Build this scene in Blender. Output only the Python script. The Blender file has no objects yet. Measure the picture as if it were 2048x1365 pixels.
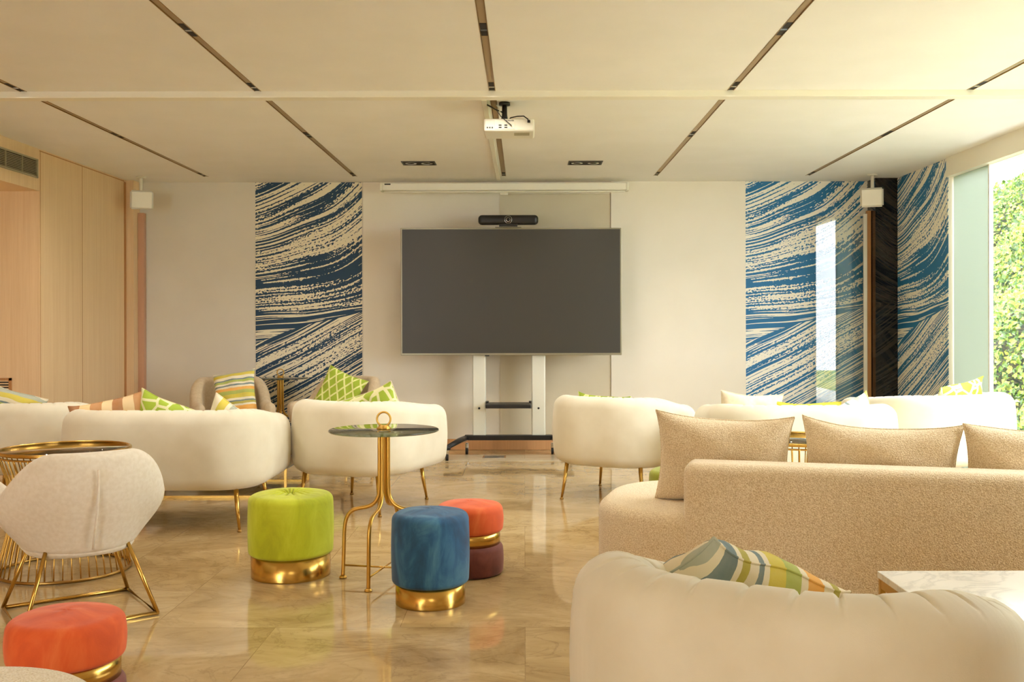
import bpy, bmesh, math, random
from mathutils import Vector, Matrix
random.seed(7)
SC = bpy.context.scene
COL = SC.collection
PI = math.pi
R = math.radians

# ---------------------------------------------------------------- camera
H = 2.60          # ceiling height
D = 9.72          # back wall
CH = 1.21         # camera height
cam_d = bpy.data.cameras.new('camera')
cam = bpy.data.objects.new('camera', cam_d)
COL.objects.link(cam)
cam_d.sensor_width = 36
cam_d.lens = 36 * 2000 / 2048
cam_d.shift_x = -25 / 2048
cam_d.shift_y = -32.5 / 2048
cam_d.clip_start = 0.05
cam.location = (0, 0, CH)
cam.rotation_mode = 'XYZ'
cam.rotation_euler = (R(90), R(0.12), 0)
SC.camera = cam

# ---------------------------------------------------------------- world, sun, lights
w = bpy.data.worlds.new('world'); SC.world = w; w.use_nodes = True
wn = w.node_tree
bg = wn.nodes['Background']
bg.inputs[0].default_value = (0.93, 0.98, 1.05, 1)
bg.inputs[1].default_value = 5.3

def light(name, kind, loc, rot, energy, color, **kw):
    l = bpy.data.lights.new(name, kind); l.energy = energy; l.color = color
    for k, v in kw.items(): setattr(l, k, v)
    o = bpy.data.objects.new(name, l); o.location = loc; o.rotation_euler = rot
    COL.objects.link(o); return o
# the sun comes over the building's roof and lights the garden bank
light('sun', 'SUN', (0, 0, 12), (R(6), R(-26), 0), 5.0, (1.0, 0.98, 0.94), angle=R(0.6))
# warm fill lights added out of view behind the camera
for lx, ly in ((-2.6, -1.4), (0.4, -1.4)):
    light('rear_fill_light', 'AREA', (lx, ly, 2.55), (0, 0, 0), 12, (1.0, 0.90, 0.76), shape='RECTANGLE', size=1.2, size_y=1.2)

# small spots sitting in the dark joints of the ceiling slots, and fill light added in the twin downlights
for lx in (-2.968, -1.579, -0.189, 1.225):
    for ly in (7.31, 5.84, 4.71):
        light('slot_spot', 'SPOT', (lx, ly, 2.592), (0, 0, 0), 15 if ly > 6 else 11, (1.0, 0.93, 0.83), spot_size=R(150), spot_blend=1.0, shadow_soft_size=0.012)
for lx in (-0.97, -0.83, 0.45, 0.59):
    light('downlight_fill', 'SPOT', (lx, 8.58, 2.585), (0, 0, 0), 6, (1.0, 0.93, 0.83), spot_size=R(140), spot_blend=1.0, shadow_soft_size=0.02)

SC.view_settings.view_transform = 'Standard'
SC.view_settings.look = 'None'
SC.view_settings.gamma = 1
SC.view_settings.use_curve_mapping = False
SC.view_settings.exposure = 1.42
SC.cycles.use_denoising = True
SC.cycles.max_bounces = 10
SC.cycles.diffuse_bounces = 6
SC.cycles.glossy_bounces = 4
SC.cycles.transparent_max_bounces = 16
SC.cycles.sample_clamp_indirect = 8
SC.cycles.caustics_reflective = False
SC.cycles.caustics_refractive = False

# ---------------------------------------------------------------- materials
def srgb(r, g, b):
    f = lambda c: (c / 255 / 12.92) if c / 255 <= 0.04045 else ((c / 255 + 0.055) / 1.055) ** 2.4
    return (f(r), f(g), f(b), 1)

class NT:
    def __init__(s, m):
        s.t = m.node_tree; s.bsdf = s.t.nodes.get('Principled BSDF'); s.out = s.t.nodes.get('Material Output')
    def n(s, kind, **kw):
        x = s.t.nodes.new(kind)
        for k, v in kw.items(): setattr(x, k, v)
        return x
    def l(s, a, b): s.t.links.new(a, b)
    def m(s, op, a, b=0.0, c=None):
        x = s.n('ShaderNodeMath', operation=op)
        for i, v in enumerate((a, b) if c is None else (a, b, c)):
            if isinstance(v, (int, float)): x.inputs[i].default_value = v
            else: s.l(v, x.inputs[i])
        return x.outputs[0]
    def xyz(s, kind='Object'):
        tc = s.n('ShaderNodeTexCoord'); sp = s.n('ShaderNodeSeparateXYZ'); s.l(tc.outputs[kind], sp.inputs[0])
        return tc.outputs[kind], sp.outputs[0], sp.outputs[1], sp.outputs[2]
    def comb(s, x, y, z):
        c = s.n('ShaderNodeCombineXYZ')
        for i, v in enumerate((x, y, z)):
            if isinstance(v, (int, float)): c.inputs[i].default_value = v
            else: s.l(v, c.inputs[i])
        return c.outputs[0]
    def noise(s, vec, scale, detail=3, rough=0.5, dist=0.0):
        x = s.n('ShaderNodeTexNoise'); x.inputs['Scale'].default_value = scale
        x.inputs['Detail'].default_value = detail; x.inputs['Roughness'].default_value = rough
        x.inputs['Distortion'].default_value = dist
        s.l(vec, x.inputs['Vector']); return x.outputs['Fac']
    def ramp(s, fac, stops, interp='LINEAR'):
        x = s.n('ShaderNodeValToRGB'); x.color_ramp.interpolation = interp
        e = x.color_ramp.elements
        while len(e) > 1: e.remove(e[-1])
        e[0].position = stops[0][0]; e[0].color = stops[0][1]
        for p, c in stops[1:]:
            q = e.new(p); q.color = c
        s.l(fac, x.inputs[0]); return x.outputs[0]
    def mix(s, fac, a, b):
        x = s.n('ShaderNodeMix', data_type='RGBA')
        if isinstance(fac, (int, float)): x.inputs[0].default_value = fac
        else: s.l(fac, x.inputs[0])
        for i, v in ((6, a), (7, b)):
            if isinstance(v, tuple): x.inputs[i].default_value = v
            else: s.l(v, x.inputs[i])
        return x.outputs[2]
    def bump(s, h, strength, dist=0.002):
        b = s.n('ShaderNodeBump'); b.inputs['Strength'].default_value = strength; b.inputs['Distance'].default_value = dist
        s.l(h, b.inputs['Height']); s.l(b.outputs[0], s.bsdf.inputs['Normal'])
    def base(s, c): s.l(c, s.bsdf.inputs['Base Color'])

def mat(name, color=(0.8, 0.8, 0.8, 1), rough=0.5, metal=0.0, spec=0.5, sheen=0.0, coat=0.0):
    m = bpy.data.materials.new(name); m.use_nodes = True
    b = m.node_tree.nodes['Principled BSDF']
    b.inputs['Base Color'].default_value = color; b.inputs['Roughness'].default_value = rough
    b.inputs['Metallic'].default_value = metal; b.inputs['Specular IOR Level'].default_value = spec
    b.inputs['Sheen Weight'].default_value = sheen; b.inputs['Coat Weight'].default_value = coat
    return m

def mottled(name, c1, c2, scale=8, rough=0.5, bump=0.1, bscale=200, **kw):
    m = mat(name, c1, rough, **kw); t = NT(m); v, x, y, z = t.xyz()
    f = t.noise(v, scale, 4)
    t.base(t.ramp(f, [(0.35, c1), (0.65, c2)]))
    if bump: t.bump(t.noise(v, bscale, 2), bump)
    return m

M = {}
M['plaster'] = mottled('white_ceiling_paint', srgb(243, 241, 236), srgb(240, 238, 232), 3, 0.75, 0.05, 60)
M['wall'] = mottled('cream_wall_paint', srgb(240, 232, 216), srgb(236, 228, 211), 2, 0.7, 0.08, 90)
M['greige'] = mottled('greige_wall_fabric', srgb(224, 216, 200), srgb(219, 210, 193), 2, 0.8, 0.15, 160)
M['blind'] = mottled('warm_grey_wall_panel', srgb(222, 211, 186), srgb(216, 204, 178), 2, 0.8, 0.1, 120)
M['velvet'] = mottled('cream_velvet', srgb(226, 219, 196), srgb(217, 208, 182), 5, 0.72, 0.12, 500, sheen=0.3)
M['shellfab'] = mottled('ivory_woven_fabric', srgb(236, 227, 209), srgb(228, 217, 196), 60, 0.85, 0.35, 700, sheen=0.2)
M['taupe'] = mottled('taupe_woven_fabric', srgb(204, 184, 152), srgb(194, 173, 141), 40, 0.85, 0.3, 500, sheen=0.2)
M['white'] = mat('white_plastic', srgb(238, 234, 220), 0.35)
M['whitepaint'] = mat('white_painted_metal', srgb(240, 235, 218), 0.4)
M['brass'] = mat('brushed_brass', srgb(204, 164, 84), 0.22, 1.0)
M['bronze'] = mat('antique_brass', srgb(168, 132, 72), 0.3, 1.0)
M['gold'] = mat('gold_leaf_metal', srgb(208, 166, 82), 0.32, 1.0)
M['black'] = mat('black_plastic', srgb(26, 24, 24), 0.4)
M['blackmetal'] = mat('black_metal', srgb(30, 28, 28), 0.35, 0.3)
M['silver'] = mat('pale_silver_paint', srgb(222, 222, 208), 0.35, 0.15)
M['chrome'] = mat('chrome', srgb(200, 200, 200), 0.15, 1.0)
M['screen'] = mat('dark_screen', srgb(38, 34, 22), 0.42, 0.0, 0.75)
M['bezel'] = mat('champagne_bezel', srgb(150, 144, 122), 0.35, 0.6)
M['darkgap'] = mat('dark_recess', srgb(38, 30, 22), 0.7)
M['slotmetal'] = mat('bronze_slot_insert', srgb(170, 148, 112), 0.45, 0.1)
M['windowframe'] = mat('window_frame_white', srgb(236, 234, 222), 0.4)
M['rubber'] = mat('dark_rubber', srgb(24, 24, 24), 0.6)
M['amber'] = mat('gold_sheen_lamp_bowl', srgb(220, 190, 130), 0.2, 0.9)

# wood with vertical grain
def wood(name, c1, c2):
    m = mat(name, c1, 0.5); t = NT(m); v, x, y, z = t.xyz()
    vec = t.comb(t.m('MULTIPLY', x, 40), t.m('MULTIPLY', y, 40), t.m('MULTIPLY', z, 0.9))
    f = t.noise(vec, 1.0, 5, 0.65)
    f2 = t.noise(vec, 5.0, 2, 0.5)
    t.base(t.ramp(t.m('ADD', t.m('MULTIPLY', f, 0.7), t.m('MULTIPLY', f2, 0.3)), [(0.3, c1), (0.7, c2)]))
    return m
M['oak'] = wood('bleached_oak', srgb(226, 192, 146), srgb(240, 212, 170))
M['oakdark'] = wood('dark_oak', srgb(176, 122, 70), srgb(196, 142, 88))
M['base_wood'] = wood('baseboard_oak', srgb(206, 152, 100), srgb(222, 170, 118))
M['pinktrim'] = mat('rose_copper_trim', srgb(205, 160, 130), 0.35, 0.3)

# boucle
def boucle(name, c1, c2, c3):
    m = mat(name, c1, 0.95, sheen=0.25); t = NT(m); v, x, y, z = t.xyz()
    vo = t.n('ShaderNodeTexVoronoi'); vo.inputs['Scale'].default_value = 170; t.l(v, vo.inputs['Vector'])
    f = t.noise(v, 210, 3, 0.6)
    t.base(t.ramp(f, [(0.32, c1), (0.5, c2), (0.68, c3)]))
    t.bump(t.m('ADD', vo.outputs['Distance'], t.m('MULTIPLY', f, 0.5)), 0.55, 0.004)
    return m
M['boucle'] = boucle('beige_boucle', srgb(194, 168, 126), srgb(222, 201, 163), srgb(240, 226, 196))
M['boucle_white'] = boucle('ivory_boucle', srgb(214, 198, 164), srgb(240, 230, 206), srgb(250, 244, 228))

# velvet pouf colours: brushed pile patches
def pile(name, dark, mid, lightc):
    m = mat(name, mid, 0.75, sheen=0.15); t = NT(m); v, x, y, z = t.xyz()
    vec = t.comb(x, y, t.m('MULTIPLY', z, 0.45))
    f = t.noise(vec, 9.0, 5, 0.6, 0.6)
    t.base(t.ramp(f, [(0.3, dark), (0.5, mid), (0.72, lightc)]))
    t.bump(t.noise(v, 300, 2), 0.1)
    return m
M['green'] = pile('lime_velvet', srgb(166, 172, 8), srgb(188, 196, 18), srgb(206, 214, 50))
M['olive'] = pile('olive_velvet', srgb(128, 136, 24), srgb(146, 152, 34), srgb(160, 168, 50))
M['blue'] = pile('petrol_blue_velvet', srgb(14, 54, 88), srgb(26, 84, 124), srgb(74, 128, 156))
M['orange'] = pile('coral_orange_velvet', srgb(208, 78, 22), srgb(224, 92, 30), srgb(236, 120, 58))
M['maroon'] = pile('maroon_velvet', srgb(84, 40, 36), srgb(112, 56, 50), srgb(134, 76, 66))

# floor: polished beige marble slabs
def floor_mat(name, tint, band=False):
    m = mat(name, tint[1], 0.11, 0, 0.5); t = NT(m); v, x, y, z = t.xyz()
    br = t.n('ShaderNodeTexBrick'); t.l(v, br.inputs['Vector'])
    br.offset = 0.5; br.inputs['Scale'].default_value = 1.0
    br.inputs['Brick Width'].default_value = 1.0; br.inputs['Row Height'].default_value = 1.0
    br.inputs['Mortar Size'].default_value = 0.0018; br.inputs['Bias'].default_value = 0.0
    br.inputs['Color1'].default_value = (0.15, 0.15, 0.15, 1); br.inputs['Color2'].default_value = (0.85, 0.85, 0.85, 1)
    br.inputs['Mortar'].default_value = (0.5, 0.5, 0.5, 1)
    sep = t.n('ShaderNodeSeparateColor'); t.l(br.outputs['Color'], sep.inputs[0])
    tile = sep.outputs[0]
    off = t.comb(t.m('MULTIPLY', tile, 7.0), t.m('MULTIPLY', tile, 3.0), 0)
    va = t.n('ShaderNodeVectorMath', operation='ADD'); t.l(v, va.inputs[0]); t.l(off, va.inputs[1])
    st = t.n('ShaderNodeMapping'); st.inputs['Scale'].default_value = (0.9, 1.35, 1); t.l(va.outputs[0], st.inputs['Vector'])
    f = t.noise(st.outputs[0], 1.5, 9, 0.66, 1.4)
    ve = t.noise(st.outputs[0], 2.4, 8, 0.62, 2.2)
    vein = t.m('ABSOLUTE', t.m('SUBTRACT', ve, 0.5))
    vein = t.m('SUBTRACT', 1.0, t.m('MINIMUM', t.m('MULTIPLY', vein, 34), 1.0))
    vein = t.m('MULTIPLY', vein, t.noise(v, 1.3, 2))
    base = t.ramp(f, [(0.25, tint[0]), (0.5, tint[1]), (0.75, tint[2])])
    base = t.mix(t.m('MULTIPLY', vein, 0.5), base, tint[3])
    base = t.mix(t.m('MULTIPLY', t.m('SUBTRACT', tile, 0.5), 0.35), base, tint[2])
    base = t.mix(t.m('MULTIPLY', br.outputs['Fac'], 0.35), base, srgb(110, 84, 56))
    t.base(base)
    t.l(t.m('ADD', 0.02, t.m('MULTIPLY', f, 0.07)), t.bsdf.inputs['Roughness'])
    return m
M['floor'] = floor_mat('polished_beige_marble', (srgb(146, 118, 78), srgb(184, 156, 110), srgb(210, 184, 140), srgb(104, 76, 44)))
M['floorband'] = floor_mat('pale_marble_border', (srgb(190, 176, 146), srgb(206, 194, 164), srgb(218, 208, 180), srgb(170, 150, 116)))

def marble(name):
    m = mat(name, srgb(238, 235, 225), 0.2); t = NT(m); v, x, y, z = t.xyz()
    ve = t.noise(v, 2.0, 8, 0.62, 2.5)
    vein = t.m('SUBTRACT', 1.0, t.m('MINIMUM', t.m('MULTIPLY', t.m('ABSOLUTE', t.m('SUBTRACT', ve, 0.5)), 22), 1.0))
    vein = t.m('MULTIPLY', vein, t.noise(v, 1.6, 2))
    cl = t.noise(v, 2.5, 5)
    c = t.ramp(cl, [(0.3, srgb(228, 224, 212)), (0.7, srgb(243, 240, 230))])
    t.base(t.mix(t.m('MULTIPLY', vein, 0.8), c, srgb(150, 152, 150)))
    return m
M['marble'] = marble('white_veined_marble')

# the blue wave wallpaper: ragged brush streaks that rise to the right
def mural(name, blue, cream, axis='x', shift=0.0, dark=1.0, rough=0.6):
    m = mat(name, cream, rough); t = NT(m); v, x, y, z = t.xyz()
    a = x if axis == 'x' else y
    a = t.m('ADD', a, shift)
    wob = t.m('MULTIPLY', t.m('SUBTRACT', t.noise(t.comb(t.m('MULTIPLY', a, 0.8), 0, t.m('MULTIPLY', z, 0.8)), 1.0, 1), 0.5), 0.24)
    # slope grows away from the calm band at z = 1.45; another family of strokes crosses below z = 1.05
    dz = t.m('SUBTRACT', z, 1.40)
    s_up = t.m('MULTIPLY', t.m('MAXIMUM', dz, 0.0), 0.24)
    low = t.m('LESS_THAN', t.m('SUBTRACT', z, t.m('MULTIPLY', a, 0.26)), t.m('ADD', 1.05, t.m('MULTIPLY', wob, 1.6)))
    slope = t.m('ADD', t.m('ADD', 0.10, s_up), t.m('MULTIPLY', low, 0.42))
    curve = t.m('MULTIPLY', t.m('MULTIPLY', a, a), t.m('ADD', 0.02, t.m('MULTIPLY', s_up, 0.45)))
    u = t.m('SUBTRACT', t.m('SUBTRACT', t.m('ADD', z, wob), t.m('MULTIPLY', a, slope)), curve)
    # broad, middle and fine streak families
    def streak(vs, hs, det, seed, rough=0.55):
        return t.noise(t.comb(t.m('MULTIPLY', a, hs), seed, t.m('MULTIPLY', u, vs)), 1.0, det, rough)
    rag = t.m('MULTIPLY', t.m('SUBTRACT', t.noise(t.comb(t.m('MULTIPLY', a, 26), 2.0, t.m('MULTIPLY', z, 46)), 1.0, 2, 0.6), 0.5), 0.30)
    wide = streak(13, 0.5, 0, 1.0)
    fine = streak(56, 1.1, 1, 5.0)
    mixf = t.m('ADD', t.m('MULTIPLY', wide, 0.27), t.m('MULTIPLY', fine, 0.73))
    # broken dotted strokes where the brush runs dry
    dry = streak(3.0, 0.7, 1, 9.0)
    dots = t.noise(t.comb(t.m('MULTIPLY', a, 46), 3.0, t.m('MULTIPLY', u, 80)), 1.0, 1)
    dryamt = t.m('MULTIPLY', t.m('MAXIMUM', t.m('SUBTRACT', dry, 0.48), 0.0), 5.0)
    dryamt = t.m('MINIMUM', t.m('ADD', dryamt, t.m('MULTIPLY', t.m('MAXIMUM', t.m('SUBTRACT', z, 1.75), 0.0), 0.6)), 1.0)
    val = t.m('ADD', mixf, t.m('MULTIPLY', rag, t.m('ADD', 0.14, t.m('MULTIPLY', dryamt, 0.5))))
    val = t.m('ADD', val, t.m('MULTIPLY', t.m('MULTIPLY', t.m('SUBTRACT', dots, 0.53), 0.55), dryamt))
    # strongest colour between z = 1.0 and z = 1.5
    band = t.m('SUBTRACT', 1.0, t.m('MINIMUM', t.m('MULTIPLY', t.m('ABSOLUTE', t.m('SUBTRACT', u, 1.30)), 2.2), 1.0))
    thr = t.m('SUBTRACT', 0.492, t.m('MULTIPLY', band, 0.038))
    mask = t.m('MINIMUM', t.m('MAXIMUM', t.m('MULTIPLY', t.m('SUBTRACT', val, thr), 160), 0.0), 1.0)
    tone = t.noise(t.comb(a, 0, z), 3.0, 2)
    bl = t.mix(tone, blue, tuple(c * 0.72 for c in blue[:3]) + (1,))
    t.base(t.mix(mask, cream, bl))
    return m
M['mural'] = mural('blue_wave_wallpaper', srgb(28, 118, 172), srgb(242, 238, 222))
M['mural_shaded'] = mural('shaded_wave_wallpaper', srgb(28, 66, 96), srgb(236, 226, 198))  # same wallpaper, with the left side's shade put into its colours
M['mural_side'] = mural('blue_wave_wallpaper_side', srgb(44, 122, 166), srgb(236, 232, 214), 'y_neg')
M['mural_reflection'] = mural('black_reflection_lacquer', srgb(14, 14, 18), srgb(52, 48, 44), 'x', 0.4, rough=0.12)  # faint waves paint the mural's reflection into the dark column

# glass: clear for straight light, with a Fresnel mirror on top
def glass(name, tint, refl=1.0, rough=0.0, ior=1.5):
    m = bpy.data.materials.new(name); m.use_nodes = True; t = NT(m)
    t.t.nodes.remove(t.bsdf)
    tr = t.n('ShaderNodeBsdfTransparent'); tr.inputs[0].default_value = tint
    gl = t.n('ShaderNodeBsdfGlossy'); gl.inputs['Roughness'].default_value = rough
    ge = t.n('ShaderNodeNewGeometry'); dp = t.n('ShaderNodeVectorMath', operation='DOT_PRODUCT')
    t.l(ge.outputs['Incoming'], dp.inputs[0]); t.l(ge.outputs['Normal'], dp.inputs[1])
    f0 = ((ior - 1) / (ior + 1)) ** 2
    fr = t.m('ADD', f0, t.m('MULTIPLY', 1 - f0, t.m('POWER', t.m('SUBTRACT', 1.0, t.m('ABSOLUTE', dp.outputs['Value'])), 5.0)))
    mx = t.n('ShaderNodeMixShader')
    t.l(t.m('MINIMUM', t.m('MULTIPLY', fr, refl), 1.0), mx.inputs[0])
    t.l(tr.outputs[0], mx.inputs[1]); t.l(gl.outputs[0], mx.inputs[2]); t.l(mx.outputs[0], t.out.inputs[0])
    return m
M['glass'] = glass('clear_window_glass', (0.97, 0.98, 0.97, 1))
M['smoked'] = glass('smoked_table_glass', (0.50, 0.52, 0.46, 1), 1.6, 0.02)
M['tealglass'] = glass('teal_glass_shelf', (0.30, 0.45, 0.48, 1), 1.3)
def veil(name, col, amt):
    m = bpy.data.materials.new(name); m.use_nodes = True; t = NT(m); t.t.nodes.remove(t.bsdf)
    tr = t.n('ShaderNodeBsdfTransparent'); df = t.n('ShaderNodeBsdfDiffuse'); df.inputs[0].default_value = col
    tl = t.n('ShaderNodeBsdfTranslucent'); tl.inputs[0].default_value = col
    a = t.n('ShaderNodeMixShader'); a.inputs[0].default_value = 0.5; t.l(df.outputs[0], a.inputs[1]); t.l(tl.outputs[0], a.inputs[2])
    b = t.n('ShaderNodeMixShader'); b.inputs[0].default_value = amt; t.l(tr.outputs[0], b.inputs[1]); t.l(a.outputs[0], b.inputs[2])
    t.l(b.outputs[0], t.out.inputs[0]); return m
M['frost'] = veil('frosted_glass', (0.50, 0.55, 0.48, 1), 0.92)
M['doorglass'] = glass('reflective_door_glass', (0.97, 0.97, 0.95, 1), 1.4, 0.0, 1.6)

# cushion fabrics (object space: x across, z up)
def stripes(name, stops, axis='z', size=0.42):
    m = mat(name, (0.8, 0.8, 0.7, 1), 0.85); t = NT(m); v, x, y, z = t.xyz()
    a = {'x': x, 'y': y, 'z': z}[axis]
    jit = t.m('MULTIPLY', t.m('SUBTRACT', t.noise(v, 9, 3), 0.5), 0.05)
    f = t.m('ADD', t.m('ADD', t.m('DIVIDE', a, size), 0.5), jit)
    c = t.ramp(f, stops, 'CONSTANT')
    wash = t.noise(v, 22, 3)
    t.base(t.mix(t.m('MULTIPLY', wash, 0.25), c, srgb(240, 234, 214)))
    t.bump(t.noise(v, 400, 2), 0.15); return m
CR, YE, GR, OR, BL, OL, LG = srgb(236, 226, 198), srgb(214, 196, 40), srgb(170, 184, 70), srgb(240, 172, 50), srgb(96, 122, 128), srgb(176, 164, 30), srgb(170, 178, 160)
ST = [(0, GR), (.07, CR), (.11, OR), (.21, CR), (.25, OL), (.30, BL), (.33, CR), (.38, YE), (.47, GR), (.55, OR), (.61, CR), (.65, BL), (.68, CR), (.72, GR), (.77, BL), (.80, CR), (.86, YE), (.93, LG), (.97, CR)]
M['stripe'] = stripes('striped_watercolour_fabric', ST)
M['stripe_x'] = stripes('striped_watercolour_fabric_wide', [(0, LG), (.06, CR), (.10, BL), (.19, CR), (.23, OL), (.29, CR), (.36, BL), (.395, CR), (.43, YE), (.55, GR), (.66, CR), (.70, OR), (.80, CR), (.86, OL), (.91, CR)], 'x', 0.47)
def lattice(name, c1, c2, k=12.0, wth=0.10):
    m = mat(name, c1, 0.85); t = NT(m); v, x, y, z = t.xyz()
    def fam(a, b):
        s = t.m('ADD', t.m('MULTIPLY', x, a), t.m('MULTIPLY', z, b))
        fr = t.m('FRACT', t.m('ADD', s, 20.5)); return t.m('LESS_THAN', t.m('ABSOLUTE', t.m('SUBTRACT', fr, 0.5)), wth)
    f = t.m('MAXIMUM', fam(k, k * 0.62), fam(k, -k * 0.62))
    t.base(t.mix(f, c1, c2)); return m
M['lattice'] = lattice('green_trellis_fabric', srgb(158, 180, 52), srgb(226, 226, 150))
def blotch(name, c1, c2, scale, sharp=0.06):
    m = mat(name, c1, 0.85); t = NT(m); v, x, y, z = t.xyz()
    vo = t.n('ShaderNodeTexVoronoi', feature='DISTANCE_TO_EDGE'); vo.inputs['Scale'].default_value = scale; t.l(v, vo.inputs['Vector'])
    f = t.m('LESS_THAN', vo.outputs['Distance'], sharp)
    t.base(t.mix(f, c1, c2)); return m
M['leafy'] = blotch('green_leaf_print', srgb(166, 190, 62), srgb(232, 230, 180), 13, 0.10)
M['zigzag'] = stripes('brown_and_cream_print', [(0, srgb(176, 112, 50)), (.16, srgb(236, 206, 150)), (.30, srgb(196, 134, 66)), (.44, srgb(240, 214, 164)), (.58, srgb(180, 116, 52)), (.72, srgb(238, 210, 158)), (.86, srgb(196, 134, 66))], 'x', 0.46)
M['stripe_pale'] = stripes('pale_striped_fabric', [(0, CR), (.15, YE), (.28, CR), (.34, LG), (.42, CR), (.5, BL), (.54, CR), (.68, LG), (.76, CR), (.88, YE)], 'x', 0.42)
M['mustard'] = mottled('mustard_fabric', srgb(220, 204, 70), srgb(210, 190, 60), 20, 0.85, 0.2, 400)
M['ivoryfab'] = mottled('ivory_cushion_fabric', srgb(230, 218, 190), srgb(222, 208, 178), 40, 0.9, 0.3, 400)

# foliage
def leafmat(name, c1, c2, c3):
    m = bpy.data.materials.new(name); m.use_nodes = True; t = NT(m); b = t.bsdf
    v, x, y, z = t.xyz()
    gi = t.n('ShaderNodeNewGeometry')
    c = t.ramp(gi.outputs['Random Per Island'], [(0.0, c1), (0.5, c2), (1.0, c3)])
    t.base(c); b.inputs['Roughness'].default_value = 0.45
    tl = t.n('ShaderNodeBsdfTranslucent'); t.l(c, tl.inputs[0])
    mx = t.n('ShaderNodeMixShader'); mx.inputs[0].default_value = 0.35
    t.l(b.outputs[0], mx.inputs[1]); t.l(tl.outputs[0], mx.inputs[2]); t.l(mx.outputs[0], t.out.inputs[0]); return m
M['leaf'] = leafmat('ivy_leaves', srgb(34, 62, 16), srgb(88, 116, 30), srgb(178, 184, 72))
M['leaf2'] = leafmat('bright_leaves', srgb(60, 88, 22), srgb(130, 150, 44), srgb(206, 208, 100))
M['soil'] = mottled('dark_soil', srgb(34, 34, 20), srgb(50, 48, 28), 4, 0.95, 0.3, 30)
M['bounce_paving'] = mottled('pale_bounce_stone', srgb(214, 212, 206), srgb(202, 200, 194), 3, 0.8, 0.2, 40)
M['bark'] = mottled('brown_bark', srgb(90, 70, 48), srgb(112, 90, 62), 10, 0.9, 0.4, 60)
M['grass'] = mottled('lawn_green', srgb(106, 124, 52), srgb(136, 150, 70), 6, 0.95, 0.3, 60)

# ---------------------------------------------------------------- helpers
def tag(o, label=None, cat=None, group=None, kind=None):
    if label: o['label'] = label
    if cat: o['category'] = cat
    if group: o['group'] = group
    if kind: o['kind'] = kind
    return o
def empty(name, loc=(0, 0, 0), rz=0.0, rx=0.0, ry=0.0):
    o = bpy.data.objects.new(name, None); o.location = loc; o.rotation_euler = (rx, ry, rz)
    o.empty_display_size = 0.1; COL.objects.link(o); return o
def thing(name, label, cat, loc=(0, 0, 0), rz=0.0, group=None, **kw):
    return tag(empty(name, loc, rz, **kw), label, cat, group)
def link_bm(name, bm, material, parent=None, smooth=True, loc=None):
    me = bpy.data.meshes.new(name)
    bmesh.ops.recalc_face_normals(bm, faces=bm.faces)
    bm.to_mesh(me); bm.free()
    for m in (material if isinstance(material, (list, tuple)) else [material]): me.materials.append(m)
    if smooth:
        for p in me.polygons: p.use_smooth = True
    o = bpy.data.objects.new(name, me); COL.objects.link(o)
    if parent: o.parent = parent
    if loc: o.location = loc
    return o
def mesh(name, verts, faces, material, parent=None, smooth=True, loc=None):
    bm = bmesh.new(); vs = [bm.verts.new(v) for v in verts]
    for f in faces:
        try: bm.faces.new([vs[i] for i in f])
        except ValueError: pass
    return link_bm(name, bm, material, parent, smooth, loc)
def add_box(bm, x0, x1, y0, y1, z0, z1, bev=0.0, seg=2):
    t = bmesh.new()
    bmesh.ops.create_cube(t, size=1)
    for v in t.verts:
        v.co = Vector(((x0 + x1) / 2 + v.co.x * (x1 - x0), (y0 + y1) / 2 + v.co.y * (y1 - y0), (z0 + z1) / 2 + v.co.z * (z1 - z0)))
    if bev: bmesh.ops.bevel(t, geom=t.edges[:] + t.verts[:], offset=bev, segments=seg, profile=0.5, affect='EDGES')
    me = bpy.data.meshes.new('tmp'); t.to_mesh(me); t.free(); bm.from_mesh(me); bpy.data.meshes.remove(me)
def box(name, x0, x1, y0, y1, z0, z1, material, parent=None, bev=0.0, seg=2, smooth=False, loc=None):
    bm = bmesh.new(); add_box(bm, x0, x1, y0, y1, z0, z1, bev, seg)
    return link_bm(name, bm, material, parent, smooth, loc)
def struct(o): o['kind'] = 'structure'; return o
def add_tube(bm, pts, rad, n=10, closed=False, flat=1.0):
    pts = [Vector(p) for p in pts]; N = len(pts)
    rads = rad if isinstance(rad, (list, tuple)) else [rad] * N
    tang = []
    for i in range(N):
        a = pts[(i - 1) % N] if (closed or i > 0) else pts[i]
        b = pts[(i + 1) % N] if (closed or i < N - 1) else pts[i]
        tang.append((b - a).normalized())
    up = Vector((0, 0, 1)) if abs(tang[0].z) < 0.9 else Vector((0, 1, 0))
    s = tang[0].cross(up).normalized(); rings = []
    for i in range(N):
        s = (s - tang[i] * s.dot(tang[i])).normalized(); u = tang[i].cross(s)
        rings.append([bm.verts.new(pts[i] + (s * math.cos(2 * PI * k / n) + u * math.sin(2 * PI * k / n) * flat) * rads[i]) for k in range(n)])
    for i in range(N if closed else N - 1):
        a, b = rings[i], rings[(i + 1) % N]
        for k in range(n): bm.faces.new((a[k], a[(k + 1) % n], b[(k + 1) % n], b[k]))
    if not closed:
        bm.faces.new(rings[0]); bm.faces.new(rings[-1])
def tube(name, pts, rad, material, parent=None, n=10, closed=False, flat=1.0):
    bm = bmesh.new(); add_tube(bm, pts, rad, n, closed, flat)
    return link_bm(name, bm, material, parent)
def circle(r, z, n=64, cx=0, cy=0): return [(cx + r * math.cos(2 * PI * i / n), cy + r * math.sin(2 * PI * i / n), z) for i in range(n)]
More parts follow.
